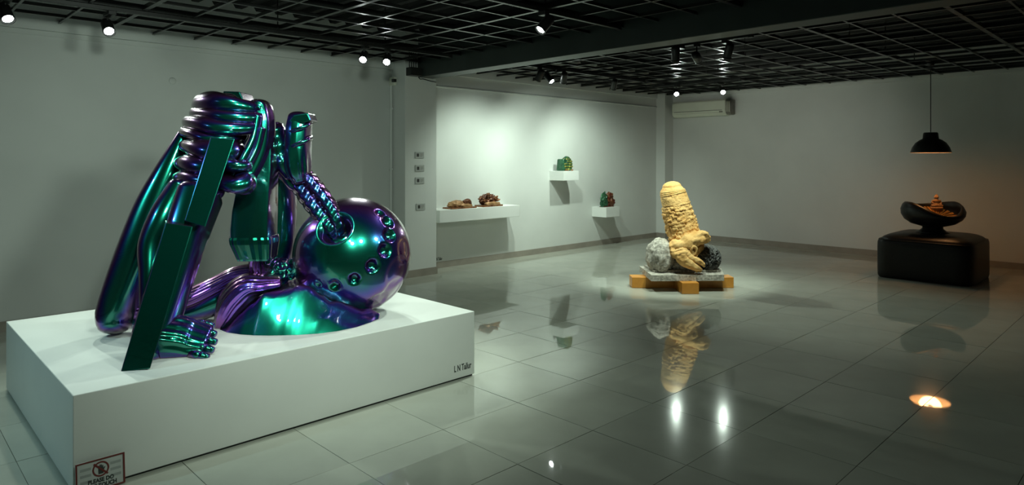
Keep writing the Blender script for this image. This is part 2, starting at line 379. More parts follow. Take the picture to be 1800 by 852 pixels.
spot((4.00, 3.76, 2.6), (2.3, 4.2, .7), 92, 'lit spotlight hanging alone in front of the dark beam', 80, trk=TP)
spot((6.77, 6.156, 2.6), (6.95, 4.3, .75), 150, 'lit spotlight between two dark cans in front of the shelf wall', 50, trk=TA)
spot((6.49, 6.157, 2.6), (6.45, 7.5, .6), 94, 'black spotlight can, leftmost in front of the shelf wall', 112, 1.0, trk=TA)
spot((6.90, 6.06, 2.6), (8.05, 7.5, .65), 94, 'black spotlight can just right of the lit one by the shelf wall', 108, 1.0, trk=TA)
spot((8.08, 6.10, 2.6), (9.15, 7.5, .6), 94, 'black spotlight can, rightmost in front of the shelf wall', 108, 1.0, trk=TA)
spot((6.26, 3.90, 2.6), (6.95, 4.35, .95), 112, 'black spotlight can, leftmost of three above the yellow sculpture', 55, trk=TS1)
spot((6.42, 3.72, 2.6), (11.5, 5.3, 1.2), 105, 'black spotlight can, middle of three above the yellow sculpture', 66, 1.0, NEUT_COL, soft=.14, trk=TS1)
spot((6.46, 3.41, 2.6), (7.05, 4.25, .85), 112, 'black spotlight can, rightmost of three above the yellow sculpture', 55, trk=TS1)
spot((9.55, 5.93, 2.6), (6.4, 3.4, 0.2), 80, 'lit spotlight, left one in front of the air conditioner', 90, 1.0, trk=TS2)
spot((9.82, 5.25, 2.6), (6.8, 2.8, 0.2), 80, 'lit spotlight, right one in front of the air conditioner', 90, 1.0, trk=TS2)
spot((1.40, 3.62, 2.6), (1.95, 4.15, .6), 34, 'spotlight overhead aimed down at the green rock of the tall sculpture', 70, 1.0, soft=.05, trk=TP)
spot((1.8, 1.40, 2.6), (1.8, 5.4, .85), 105, 'spotlight overhead aimed at the tall sculpture and left wall', 80, 1.0, soft=.16, trk=TN)
spot((.8, 1.40, 2.6), (3.4, 7.4, 1.0), 140, 'added unseen fill spotlight overhead aimed at the left wall beside the pillar', 80, 1.0, soft=.16, trk=TN)  # added fill lamp out of view, weakens the sculpture's shadow on the wall
spot((3.4, 1.40, 2.6), (2.3, 3.8, .35), 74, 'spotlight overhead aimed at the front of the white plinth', 66, 1.0, soft=.16, trk=TN)
spot((-1.0, 4.30, 2.6), (.7, 4.5, .3), 60, 'added unseen cool fill spotlight overhead aimed at the left end of the white plinth', 80, 1.0, COOL_COL, trk=TS3)  # lamp added out of view, standing in for bluish daylight from the left

# ------------------------------------------------------------------ white plinth, lettering, notice
PX0, PX1, PY0, PY1, PZ = .693, 3.122, 3.58, 5.53, .455
pl = thing('plinth', ((PX0+PX1)/2, (PY0+PY1)/2, 0), 'large low white plinth carrying the tall iridescent sculpture', 'plinth')
part('body', bevelled(box(PX0, PX1, PY0, PY1, 0.012, PZ), .004, 2), M['plinth'], pl)
part('recessed_foot', box(PX0+.012, PX1-.012, PY0+.012, PY1-.012, 0, .012), M['letter'], pl)
EX, EY, EZ = Vector((1, 0, 0)), UP, Vector((0, -1, 0))
part('lettering', place(text_geo('L N Tallur', .062, .60, .0008, 'LEFT', .0012), (2.935, PY0-.0006, .062), EX, EY, EZ), M['letter'], pl, label='dark grey lettering L N Tallur')
# notice leaning on the plinth
sg = thing('notice_board', (.797, 3.555, 0), 'small maroon framed do not touch notice leaning on the plinth', 'sign')
lean = Vector((0, .10, .995)).normalized(); nrm = Vector((0, -.995, .10)); so = Vector((.698, 3.552, .003))
def sgeo(x0, x1, y0, y1, d0, d1): return place(box(x0, x1, y0, y1, d0, d1), so, EX, lean, nrm)
part('board', sgeo(0, .200, 0, .140, 0, .006), M['paper'], sg)
for nm, a in (('frame_edge', (0, .200, .134, .140)), ('frame_edge', (0, .200, 0, .006)), ('frame_edge', (0, .007, .006, .134)), ('frame_edge', (.193, .200, .006, .134))):
    part(nm, sgeo(*a, .006, .009), M['maroon'], sg)
for k in range(3):
    part('band', sgeo(.018, .062, .112-.028*k-.012, .112-.028*k, .006, .0066), M['paper_grey'], sg)
    part('band', sgeo(.140, .184, .112-.028*k-.012, .112-.028*k, .006, .0066), M['paper_grey'], sg)
cx, cy, R1, R0 = .101, .093, .034, .0275
ring = ([Vector((cx+r*math.cos(2*PI*j/40), cy+r*math.sin(2*PI*j/40), z)) for z in (.0064, .0076) for r in (R0, R1) for j in range(40)], [])
for j in range(40):
    a, b = j, (j+1) % 40; ring[1].extend([(80+a, 80+b, 120+b, 120+a), (a, b, 80+b, 80+a), (40+a, 120+a, 120+b, 40+b), (a, 40+a, 40+b, b)])
part('prohibition_ring', place(ring, so, EX, lean, nrm), M['maroon'], sg)
hand = [(-.010, -.022), (.010, -.022), (.013, -.006), (.019, .006), (.016, .008), (.011, .001), (.010, .015), (.0065, .015), (.0055, .003), (.0045, .019), (.001, .019), (.0005, .003), (-.001, .020), (-.0045, .020), (-.005, .003), (-.0065, .016), (-.010, .016), (-.0105, -.004)]
part('hand_symbol', place(prism([Vector((cx+x, cy+y, .0062)) for x, y in hand], Vector((0, 0, .0008))), so, EX, lean, nrm), M['letter'], sg)
sl = Vector((.7, -.7, 0)); sp = Vector((.7, .7, 0))
part('slash', place(prism([Vector((cx, cy, .0072))-sl*.040-sp*.004, Vector((cx, cy, .0072))+sl*.040-sp*.004, Vector((cx, cy, .0072))+sl*.040+sp*.004, Vector((cx, cy, .0072))-sl*.040+sp*.004], Vector((0, 0, .0006))), so, EX, lean, nrm), M['maroon'], sg)
part('lettering', place(text_geo('PLEASE DO', .025, .85, .0006, 'CENTER', .0011), so+EX*.101+lean*.036+nrm*.0066, EX, lean, nrm), M['letter'], sg)
part('lettering', place(text_geo('NOT TOUCH', .025, .85, .0006, 'CENTER', .0011), so+EX*.101+lean*.012+nrm*.0066, EX, lean, nrm), M['letter'], sg)

# ------------------------------------------------------------------ iridescent sculpture on the plinth
P_ = M['pearl']; PV = M['pearl_highlit']; PR = M['pearl_dusk']
sc1 = thing('lacquered_sculpture', (1.75, 4.3, PZ), 'tall green and violet lacquered figure bent over a dimpled ball', 'sculpture')
REST[sc1.name] = .0006
def W(x, y, d, a, b): return (at(x, y, d), px(a, d), px(b, d))
def ridge(x): return abs(math.sin(x))
# torso: a core wrapped in stacked body rolls
part('torso', loft([W(404, 182, 4.44, 24, 30), W(400, 195, 4.42, 46, 38), W(394, 215, 4.38, 52, 40), W(384, 245, 4.34, 46, 38), W(372, 280, 4.28, 42, 36), W(362, 310, 4.24, 40, 34), W(354, 336, 4.20, 36, 30)], 60, 40, 2.2, lambda t, th: .03*math.sin(3*th+9*t)), P_, sc1, True)
ROLLS = [((362, 184), (402, 182), (452, 194), 18, 4.42), ((347, 200), (398, 205), (462, 207), 13, 4.38), ((336, 217), (388, 224), (458, 222), 14, 4.34), ((327, 233), (362, 240), (425, 238), 9, 4.32),
         ((336, 257), (374, 264), (412, 262), 18, 4.28), ((325, 286), (362, 292), (402, 290), 14, 4.25), ((319, 312), (356, 317), (396, 314), 13, 4.22), ((317, 334), (350, 339), (384, 336), 11, 4.19),
         ((398, 292), (416, 290), (430, 286), 12, 4.24), ((392, 320), (413, 324), (430, 314), 17, 4.22)]
for k, (a, b, c, r, d) in enumerate(ROLLS):
    wob = lambda t, th, k=k: .13*math.sin(2.3*k+8*t)+.06*math.sin(2*th+5*t+k)
    part('body_roll', loft([W(a[0]+10, a[1], d+.16, r*.7, r*.8), W(a[0], a[1], d, r, r*1.2), W((a[0]+b[0])/2-4, (a[1]+b[1])/2-1, d-.16, r*1.1, r*1.3), W(b[0], b[1]+2, d-.22, r, r*1.2), W((b[0]+c[0])/2+8, (b[1]+c[1])/2+3, d-.17, r*.92, r*1.1), W(c[0], c[1], d-.03, r*.85, r), W(c[0]-12, c[1]+2, d+.14, r*.6, r*.7)], 60, 22, 2.0, wob), P_, sc1, True)
part('crown_block', bevelled(prism([at(392, 160, 4.62), at(421, 161, 4.62), at(431, 182, 4.62), at(392, 182, 4.62)], FWD*.22), .006), P_, sc1)
# shoulder folds running into the hanging cloth
part('shoulder_fold', loft([W(448, 186, 4.30, 12, 20), W(463, 192, 4.32, 13, 26), W(468, 225, 4.32, 13, 28), W(462, 265, 4.30, 12, 24), W(446, 300, 4.26, 10, 18), W(428, 326, 4.22, 8, 14)], 60, 24, 2, lambda t, th: .10*math.sin(6*th)), P_, sc1, True)
part('shoulder_fold', loft([W(455, 205, 4.22, 7, 12), W(448, 240, 4.2, 7, 12), W(432, 275, 4.16, 8, 14), W(412, 310, 4.12, 8, 14)], 40, 20), P_, sc1, True)
part('shoulder_fold', loft([W(462, 226, 4.22, 5, 10), W(452, 262, 4.2, 6, 10), W(434, 298, 4.16, 6, 12), W(415, 330, 4.12, 9, 14)], 40, 20), P_, sc1, True)
# hanging cloth with hem: a four-sided sleeve, wider below
def sleeve(secs, nsub=12, pleat=0.0):
    V, Fc = [], []; base = [(-20, -34), (39, -28), (37, 30), (-42, 22)]; m = 4*nsub
    for (x, y, k) in secs:
        for q in range(4):
            a, b = base[q], base[(q+1) % 4]
            for r in range(nsub):
                u = r/nsub; uu = .5-.5*math.cos(PI*u) if nsub > 2 else u; X, D = a[0]+(b[0]-a[0])*uu, a[1]+(b[1]-a[1])*uu
                f = k*(1+pleat*math.sin(q*3+r*2.6)); bulge = 1+.05*math.sin(PI*u)
                V.append(at(x+X*f*bulge, y, 4.36)+FWD*px(D*f*bulge, 4.36))
    n = len(secs)
    for i in range(n-1):
        for r in range(m): Fc.append((i*m+r, i*m+(r+1) % m, (i+1)*m+(r+1) % m, (i+1)*m+r))
    Fc += [tuple(range(m)), tuple(range((n-1)*m, n*m))]
    return V, Fc
part('hanging_cloth', sleeve([(464, 222, .22), (462, 240, .40), (459, 265, .58), (453, 300, .76), (446, 335, .90), (442, 370, .98), (440, 400, 1.0), (440, 418, 1.0)]), P_, sc1)
part('hem', sleeve([(440, 414, 1.03), (440, 418, 1.06), (441, 426, 1.05), (446, 452, .86), (446, 455, .82)], 14, .02), P_, sc1)
part('standing_column', loft([W(486, 270, 4.72, 13, 20), W(492, 310, 4.74, 21, 30), W(497, 360, 4.76, 22, 34), W(494, 420, 4.76, 23, 36), W(488, 470, 4.74, 22, 40), W(486, 508, 4.7, 28, 44)], 60, 32, 2.4, lambda t, th: .03*math.sin(4*th+3*t)), P_, sc1, True)
part('knotted_foot', blob(at(494, 476, 4.62), px(27, 4.62), px(30, 4.6), px(22, 4.62), 5, lambda u: .28*fbm(u*2.6, 4)), P_, sc1, True)
# flat cut faces of the front leg
def on_plane(x, y, a, b, c):
    n_ = (b-a).cross(c-a); o_ = Vector((0, 0, H)); r_ = at(x, y, 1.0)-o_
    return o_+r_*((a-o_).dot(n_)/r_.dot(n_))
def cut(corners, d0, d1, d2, th):
    a, b, c = at(*corners[0], d0), at(*corners[1], d1), at(*corners[2], d2)
    mid = at(*corners[0], d0)+at(*corners[2], d2)
    return bevelled(prism([a, b, c]+[on_plane(*q, a, b, c) for q in corners[3:]], Vector((mid.x, mid.y, 0)).normalized()*th), .005)
part('cut_face', cut([(370, 241), (413, 244), (361, 399), (324, 388)], 3.86, 3.875, 3.74, .30), P_, sc1)
part('cut_face', cut([(291, 391), (339, 398), (264, 648), (212, 655)], 3.62, 3.635, 3.42, .16), P_, sc1)
part('front_leg', loft([W(352, 345, 4.02, 34, 46), W(331, 405, 3.92, 32, 44), W(312, 470, 3.84, 29, 40), W(292, 540, 3.76, 27, 38), W(272, 600, 3.68, 26, 38), W(262, 628, 3.62, 22, 30)], 60, 32, 2.6), P_, sc1, True)
part('inner_knee', loft([W(322, 335, 4.14, 24, 40), W(296, 385, 4.06, 30, 44), W(276, 430, 4.0, 27, 40), W(272, 480, 3.94, 22, 34), W(268, 540, 3.88, 18, 28)], 50, 28), P_, sc1, True)
part('rear_leg', loft([W(334, 232, 4.36, 12, 26), W(306, 300, 4.32, 24, 40), W(276, 366, 4.27, 31, 46), W(246, 436, 4.20, 31, 46), W(220, 500, 4.14, 30, 42), W(203, 548, 4.10, 28, 38), W(202, 572, 4.08, 24, 32)], 70, 32, 2.3, lambda t, th: .03*math.sin(2*th+4*t)), P_, sc1, True)
# foot with tendons and toes, rolled a little on to its outer edge
FT = (UP*.80-FWD*.45).normalized()
def tend(t, th): return .032*math.sin(19*math.cos(th)+1.5*t) if math.sin(th) > .12 else 0
part('foot', loft([W(258, 604, 3.68, 34, 34), W(285, 596, 3.71, 42, 38), W(312, 595, 3.73, 42, 33), W(336, 598, 3.75, 40, 26), W(361, 599, 3.76, 36, 15)], 44, 110, 2.5, tend, ref=FT), P_, sc1, True)
for k, (x, y, r) in enumerate(((362, 626, 8.5), (371, 613, 7.6), (376, 599, 7.6), (375, 585, 7.6), (370, 571, 8.4))):
    d = 3.635+.056*k
    part('toe', loft([W(x-28, y-3, d+.03, r*.8, r*.8), W(x-19, y-3, d, r*.95, r), W(x-12, y-1, d, r*.90, r*.9), W(x-5, y, d, r, r), W(x+3, y+2, d, r*.75, r*.75)], 26, 18, 2, lambda t, th: .06*math.sin(20*t), ref=FT), P_, sc1, True)
# ribbed cloth lying behind the legs
def ribs_(t, th): return .085*(ridge(11*th+.5*math.sin(3*t))-.55) if math.sin(th) < .75 else 0
part('ribbed_cloth', loft([W(212, 546, 4.42, 14, 26), W(258, 540, 4.42, 18, 30), W(306, 531, 4.42, 18, 30), W(345, 519, 4.42, 18, 30), W(385, 500, 4.44, 17, 28), W(420, 483, 4.48, 16, 26), W(452, 477, 4.5, 14, 24), W(470, 480, 4.5, 12, 20)], 90, 96, 2.2, ribs_), PV, sc1, True)
part('cloth_underside', loft([W(250, 562, 4.46, 14, 30), W(310, 554, 4.46, 15, 34), W(360, 540, 4.46, 20, 36), W(410, 520, 4.46, 24, 36), W(448, 512, 4.5, 24, 34)], 40, 28), P_, sc1, True)
part('draped_fold', loft([W(386, 579, 4.30, 8, 14), W(398, 556, 4.32, 20, 28), W(416, 526, 4.35, 27, 36), W(438, 504, 4.38, 25, 36), W(464, 497, 4.42, 17, 30), W(488, 494, 4.46, 11, 24)], 60, 80, 2.2, lambda t, th: .022*math.sin(19*th+3*t)+.03*math.sin(5*th+6*t)), PV, sc1, True)
part('hem_tie', loft([W(449, 452, 4.40, 10, 14), W(452, 470, 4.42, 13, 16), W(458, 490, 4.44, 13, 16)], 30, 40, 2, lambda t, th: .14*math.sin(9*th+6*t)), PV, sc1, True)
# rocky base under the ball, wedge shaped with a sharp ridge
secs = [(390, 584, 4.24, 579, 4.27, 4.34), (408, 585, 4.16, 562, 4.24, 4.42), (436, 588, 4.11, 540, 4.22, 4.6), (462, 591, 4.09, 521, 4.24, 4.76), (490, 591, 4.085, 511, 4.29, 4.84), (520, 590, 4.09, 503, 4.34, 4.86), (545, 588, 4.10, 510, 4.35, 4.84), (575, 584, 4.13, 527, 4.34, 4.74), (605, 578, 4.19, 541, 4.36, 4.66), (635, 571, 4.29, 547, 4.43, 4.62), (657, 561, 4.42, 548, 4.51, 4.60), (667, 553, 4.52, 549, 4.54, 4.57)]
V, Fc = [], []; NP = 12
def zat(y, d): return H-(y-CY)/F*d
for s in range((len(secs)-1)*5+1):
    q = s/5; i = min(int(q), len(secs)-2); u = q-i; a, b = secs[i], secs[i+1]
    X, yf, df, yt, dt, db = [a[k]+(b[k]-a[k])*u for k in range(6)]
    zt = zat(yt, dt)
    for k in range(NP+1):
        w = k/NP
        if w < .5:
            e = w/.5; d = df+(dt-df)*e; z = PZ+(zt-PZ)*(e**.82)
        elif w < .75:
            e = (w-.5)/.25; d = dt+(db-dt)*.6*e; z = zt-.02*e*(zt-PZ)
        else:
            e = (w-.75)/.25; d = dt+(db-dt)*(.6+.4*e); z = PZ+(zt-PZ)*(.98*(1-e**1.6))
        p = RIGHT*((X-900)/F*dt)+FWD*d+UP*max(z, PZ)
        nn = .034*fbm(p*7.0, 4)*(1 if 0 < k < NP else 0)
        V.append(p+UP*max(nn, -.02)+FWD*nn*.6)
nS = (len(secs)-1)*5+1
for i in range(nS-1):
    for k in range(NP): Fc.append((i*(NP+1)+k, i*(NP+1)+k+1, (i+1)*(NP+1)+k+1, (i+1)*(NP+1)+k))
Fc.append(tuple(range(NP+1))); Fc.append(tuple((nS-1)*(NP+1)+k for k in range(NP+1)))
part('rock_base', (V, Fc), M['pearl_lit_green'], sc1, True)
# raised hands and sleeve
def cuff(t, th): return (.05*math.sin(10*th)*min(1, (t-.45)*4) if t > .45 else .02*math.sin(7*th))
part('raised_hand', loft([W(528, 207, 4.46, 19, 24), W(526, 225, 4.46, 20, 28), W(525, 250, 4.46, 20, 30), W(524, 280, 4.46, 21, 30), W(526, 303, 4.46, 19, 26), W(529, 316, 4.46, 13, 18)], 60, 60, 2.8, cuff), P_, sc1, True)
part('cut_top', bevelled(prism([at(506, 214, 4.36), at(515, 202, 4.36), at(541, 198, 4.36), at(547, 212, 4.36), at(530, 218, 4.36)], FWD*.16), .008), P_, sc1)
for y0 in (226, 252):
    part('cuff_ring', loft([W(504, y0+4, 4.46, 3.5, 5), W(512, y0+5, 4.37, 3.8, 5), W(527, y0, 4.345, 4, 5), W(541, y0-6, 4.37, 3.8, 5), W(547, y0-10, 4.46, 3.5, 5)], 30, 14), P_, sc1, True)
part('raised_hand', loft([W(484, 219, 4.50, 8, 12), W(488, 230, 4.50, 14, 20), W(493, 255, 4.50, 16, 22), W(500, 282, 4.50, 17, 24), W(514, 308, 4.5, 15, 20)], 60, 40, 2.4, lambda t, th: .13*math.sin(PI*7*t+.6*th)*(.6+.4*math.cos(th))+.05*math.sin(3*th)), P_, sc1, True)
part('sleeve', loft([W(468, 240, 4.48, 12, 22), W(486, 274, 4.54, 15, 24), W(500, 302, 4.54, 14, 22), W(516, 322, 4.52, 12, 18), W(528, 332, 4.5, 8, 12)], 40, 28, 2, lambda t, th: .07*math.sin(16*t+2*th)), P_, sc1, True)
# braided rope going down into the ball
def scales(ph):
    return lambda t, th: .13*(ridge(PI*9*t+1.2*ridge(2*th)+ph)-.5)+.05*math.sin(6*th)
part('braid', loft([W(534, 303, 4.50, 12, 14), W(556, 330, 4.50, 13, 15), W(580, 362, 4.48, 12, 14), W(594, 392, 4.47, 11, 12), W(600, 410, 4.50, 9, 10)], 110, 32, 2, scales(0)), PR, sc1, True)
part('braid', loft([W(521, 318, 4.52, 14, 16), W(544, 350, 4.52, 15, 17), W(568, 382, 4.50, 14, 16), W(582, 402, 4.48, 12, 13), W(592, 416, 4.52, 9, 10)], 110, 32, 2, scales(1.3)), PR, sc1, True)
# ball with dimples and one open socket
BD = 4.70; BC = at(620, 449, BD); BR = 101.5*BD/F
BC.z = max(BC.z, PZ+BR-.002)
def ball_dir(x, y):
    o = Vector((0, 0, H)); r = (at(x, y, 1.0)-o).normalized(); oc = o-BC; b = oc.dot(r); c = oc.length_squared-BR*BR; disc = max(b*b-c, 0)
    return ((o+r*(-b-math.sqrt(disc)))-BC).normalized()
dim = [(588.6, 501.7, .080, .09), (623, 490.5, .082, .10), (655, 467.5, .095, .12), (677, 440, .095, .12), (685, 413, .100, .12), (682, 390, .10, .10), (559, 499, .045, .04), (668, 374, .07, .05)]
dims = [(ball_dir(a, b), r, dp) for a, b, r, dp in dim]
sock = ball_dir(587, 399)
dents = [(ball_dir(700, 480), .26), (ball_dir(690, 512), .24), (ball_dir(664, 530), .2), (ball_dir(712, 440), .2)]
def ballfn(u):
    e = 0
    for c, r, dp in dims:
        a = math.acos(max(-1, min(1, u.dot(c))))
        if a < r*1.9: e += -dp*(1/(1+math.exp((a/r-1)*11))) + .012*math.exp(-((a/r-1.25)/.22)**2)
    a = math.acos(max(-1, min(1, u.dot(sock))))
    if a < .5: e += -.34*(1/(1+math.exp((a/.25-1)*20))) + .008*math.exp(-((a/.25-1.2)/.15)**2)
    for c, r in dents:
        a = math.acos(max(-1, min(1, u.dot(c))))
        if a < r*1.5: e += -.022*(1/(1+math.exp((a/r-1)*18)))
    return e
bm = bmesh.new(); bmesh.ops.create_icosphere(bm, subdivisions=6, radius=1)
bm.verts.index_update(); BV = [BC+v.co.normalized()*(BR*(1+ballfn(v.co.normalized()))) for v in bm.verts]; BF = [tuple(v.index for v in f.verts) for f in bm.faces]; bm.free()
part('dimpled_ball', (BV, BF), P_, sc1, True)

# ------------------------------------------------------------------ stone sculpture on a timber cross
sc2 = thing('stone_sculpture', tuple(at(1205, 300, 8.05).xy)+(.13,), 'yellow sandstone tower carried on a crouching grey stone figure', 'sculpture')
tb = thing('timber_cross', tuple(at(1205, 300, 8.05).xy)+(0,), 'two orange timber beams crossed on the floor under the stone sculpture', 'timber base')
def vbox(x0, x1, d0, d1, dref, z0, z1):
    a = RIGHT*((x0-900)/F*dref); b = RIGHT*((x1-900)/F*dref)
    return prism([a+FWD*d0+UP*z0, b+FWD*d0+UP*z0, b+FWD*d1+UP*z0, a+FWD*d1+UP*z0], UP*(z1-z0))
part('beam', bevelled(vbox(1111, 1290, 7.95, 8.14, 7.95, 0, .129), .006), M['timber'], tb)
part('beam', bevelled(vbox(1199, 1229, 7.59, 7.949, 7.59, 0, .129), .006), M['timber'], tb)
part('beam', bevelled(vbox(1199, 1229, 8.141, 8.50, 7.8, 0, .129), .006), M['timber'], tb)
zs = .13
sl_poly = [at(1145, 300, 7.69), at(1273, 300, 7.72), at(1268, 300, 8.16), at(1124, 300, 8.36)]
for p in sl_poly: p.z = zs
def rough_prism(poly, hgt, amp, sub=4, seed=0):
    bm = bmesh.new(); g = prism(poly, UP*hgt); vs = [bm.verts.new(v) for v in g[0]]
    for f in g[1]: bm.faces.new([vs[i] for i in f])
    bmesh.ops.subdivide_edges(bm, edges=list(bm.edges), cuts=12, use_grid_fill=True)
    bmesh.ops.recalc_face_normals(bm, faces=bm.faces); bm.normal_update(); zmin = min(v.co.z for v in bm.verts)
    for v in bm.verts:
        if v.co.z > zmin+1e-4: v.co += v.normal*amp*noise.noise(v.co*14+Vector((seed, 0, 0)))
    bm.verts.index_update(); out = [v.co.copy() for v in bm.verts], [tuple(v.index for v in f.verts) for f in bm.faces]; bm.free(); return out
part('stone_slab', rough_prism(sl_poly, .068, .007), M['grey_stone'], sc2)
up2 = [at(1150, 300, 7.86), at(1266, 300, 7.90), at(1262, 300, 8.14), at(1132, 300, 8.28)]
for p in up2: p.z = zs+.066
part('stone_slab', rough_prism(up2, .03, .006, seed=3), M['grey_stone'], sc2)
part('grey_haunch', blob(at(1160, 452, 8.0), px(23.5, 8), px(30, 8), px(31, 8), 5, lambda u: .10*fbm(u*2.2, 5)+(.10 if u.z > .4 else 0)*abs(u.z)), M['grey_stone'], sc2, True)
part('grey_body', blob(at(1200, 462, 8.06), px(32, 8), px(26, 8), px(19, 8), 5, lambda u: .08*fbm(u*2.4+Vector((3, 1, 2)), 5)), M['grey_stone'], sc2, True)
def h2(i, j): return (math.sin(i*127.1+j*311.7)*43758.5453) % 1.0
def strata(t, th):
    cx, cy_ = math.cos(th), math.sin(th)
    e = .035*fbm((cx*2.5, cy_*2.5, t*8), 5)
    if t > .44:
        w = t*1.0+.012*noise.noise(Vector((cx*2, cy_*2, t*5))); row = int((w-.44)*30); colj = int((th/(2*PI)*19+.37*row+.3*noise.noise(Vector((cx, cy_, row))))) % 19
        fr = ((w-.44)*30) % 1.0
        e += .13*(h2(row, colj)-.55)*min(1, 4*min(fr, 1-fr))-.03*(1-min(1, 5*min(fr, 1-fr)))+.03*noise.noise(Vector((cx*9, cy_*9, t*30)))
    elif .10 < t < .23: e += .026*math.sin(t*2*PI*24)+.02
    elif .23 <= t < .29: e += .05*(h2(3, int(th/(2*PI)*20))-.6)
    return e
part('tower', loft([W(1181, 328, 8.05, 16, 16), W(1182, 335, 8.05, 20.5, 20), W(1184, 344, 8.05, 22.5, 22), W(1187, 356, 8.05, 24, 24), W(1191, 374, 8.05, 26, 26), W(1197, 395, 8.05, 27.5, 27), W(1203, 416, 8.05, 28, 28), W(1208, 436, 8.05, 29, 28)], 190, 150, 2.2, strata), M['gold_stone'], sc2)
rough = lambda k, a: (lambda t, th: a*fbm((math.cos(th)*2, math.sin(th)*2+k, t*6), 5))
part('shoulder_roll', loft([W(1182, 433, 7.92, 10, 16), W(1198, 430, 7.88, 12, 18), W(1216, 423, 7.86, 13, 20), W(1231, 416, 7.88, 12, 20), W(1238, 417, 7.90, 9, 16)], 50, 36, 2.4, rough(1, .22)), M['gold_stone'], sc2, True)
part('yellow_head', blob(at(1201, 443, 7.86), px(25, 8), px(20, 8), px(14, 8), 5, lambda u: .16*fbm(u*2.3+Vector((7, 0, 0)), 4)), M['gold_stone'], sc2, True)
part('ear', loft([W(1216, 446, 7.76, 2, 2.5), W(1215, 438, 7.74, 2.6, 3), W(1219, 433, 7.74, 2.8, 3), W(1224, 437, 7.75, 2.6, 3), W(1222, 445, 7.76, 2.2, 3), W(1218, 448, 7.76, 2.4, 3)], 40, 14), M['gold_stone'], sc2, True)
part('yellow_arm', loft([W(1198, 446, 7.78, 12, 12), W(1202, 456, 7.76, 11, 11), W(1212, 464, 7.74, 8.5, 9), W(1224, 470, 7.74, 6, 7), W(1231, 473, 7.76, 4, 5)], 50, 28, 2.2, rough(4, .22)), M['gold_stone'], sc2, True)
part('yellow_arm', loft([W(1206, 447, 7.78, 9, 10), W(1216, 454, 7.75, 6, 7), W(1227, 458, 7.74, 4.6, 6), W(1236, 464, 7.76, 3.4, 5)], 50, 24, 2.2, rough(6, .2)), M['gold_stone'], sc2, True)
for a, b, c, d in ((1222, 468, 1231, 477), (1217, 468, 1225, 478), (1228, 461, 1238, 468)):
    part('finger', loft([W(a, b, 7.74, 3, 3), W((a+c)/2, (b+d)/2-1, 7.73, 2.6, 3), W(c, d, 7.75, 1.8, 2)], 14, 12), M['gold_stone'], sc2, True)
def curls(u):
    q = u*3.4; w = Vector((noise.noise(q+Vector((5, 0, 0))), noise.noise(q+Vector((0, 5, 0))), noise.noise(q+Vector((0, 0, 5)))))
    return .30*(ridge(6.5*noise.noise(u*2.6+w*.7+Vector((2, 3, 4))))-.5)
part('curled_hair', blob(at(1244, 453, 8.02), px(20, 8), px(24, 8), px(21, 8), 6, curls), M['dark_stone'], sc2, True)

# ------------------------------------------------------------------ shelves and small sculptures in the alcove
SF = 7.135
def shelf(x0, x1, z0, z1, label):
    t = thing('wall_shelf', ((x0+x1)/2, AW, z0), label, 'shelf', 'white box shelves on the alcove wall')
    part('box', bevelled(box(x0, x1, SF, AW-.0005, z0, z1), .003, 2), M['shelf'], t)
shelf(5.60, 7.13, .672, .842, 'long white box shelf beside the pillar holding two brown sculptures')
shelf(8.134, 8.515, 1.188, 1.344, 'small high white box shelf holding the green and gold sculpture')
shelf(9.249, 9.635, .524, .697, 'small low white box shelf holding the green and red sculpture')
XA, YA = Vector((1, 0, 0)), Vector((0, 1, 0)); AX = (XA, YA, UP)
def base_plate(x0, x1, y0, y1, z, h, rot=0):
    c = Vector(((x0+x1)/2, (y0+y1)/2, 0)); R = Matrix.Rotation(rot, 3, 'Z'); g = bevelled(box(x0, x1, y0, y1, z, z+h), .006)
    return [R@(v-c)+c for v in g[0]], g[1]
t = thing('bronze_sculpture', (6.05, 7.28, .842), 'low tan bronze lump lying on a flat plate beside the pillar', 'sculpture', 'small sculptures on the shelves')
part('plate', base_plate(5.84, 6.30, 7.17, 7.38, .842, .020), M['brown'], t)
part('lump', blob((6.02, 7.28, .895), .150, .085, .062, 5, lambda u: .16*fbm(u*2.2, 4), AX), M['tan'], t, True)
part('coil', loft([(Vector((6.10, 7.22, .925)), .028, .03), (Vector((6.17, 7.22, .940)), .034, .036), (Vector((6.22, 7.24, .918)), .028, .03), (Vector((6.24, 7.25, .885)), .02, .024)], 30, 20, disp=lambda t, th: .16*math.sin(5*th+9*t)), M['brown_dark'], t, True)
part('drape', loft([(Vector((6.02, 7.20, .885)), .022, .024), (Vector((6.12, 7.19, .880)), .028, .026), (Vector((6.22, 7.20, .872)), .024, .02)], 24, 20, disp=lambda t, th: .18*math.sin(4*th+12*t)), M['tan'], t, True)
t = thing('bronze_sculpture', (6.62, 7.28, .842), 'spiky dark brown bronze cluster standing on a tilted plate', 'sculpture', 'small sculptures on the shelves')
part('plate', base_plate(6.43, 6.83, 7.18, 7.38, .842, .024, .05), M['brown'], t)
part('core', blob((6.615, 7.29, .935), .150, .075, .085, 5, lambda u: .30*fbm(u*3, 4), AX), M['brown_dark'], t, True)
r2 = random.Random(11)
for k in range(26):
    a = r2.uniform(-.1, PI+.1); rr = r2.uniform(.6, 1.0); p0 = Vector((6.615+.13*math.cos(a)*rr, 7.27+r2.uniform(-.06, .03), .925+.085*math.sin(a)*rr))
    dv = Vector((math.cos(a)*.6+r2.uniform(-.3, .3), -.35+r2.uniform(-.3, .3), math.sin(a)+.2)).normalized()*r2.uniform(.035, .06)
    part('spike', loft([(p0, .020, .014), (p0+dv*.6, .014, .010), (p0+dv, .004, .004)], 6, 8), (M['brown'], M['brown_dark'])[k % 2], t, True)
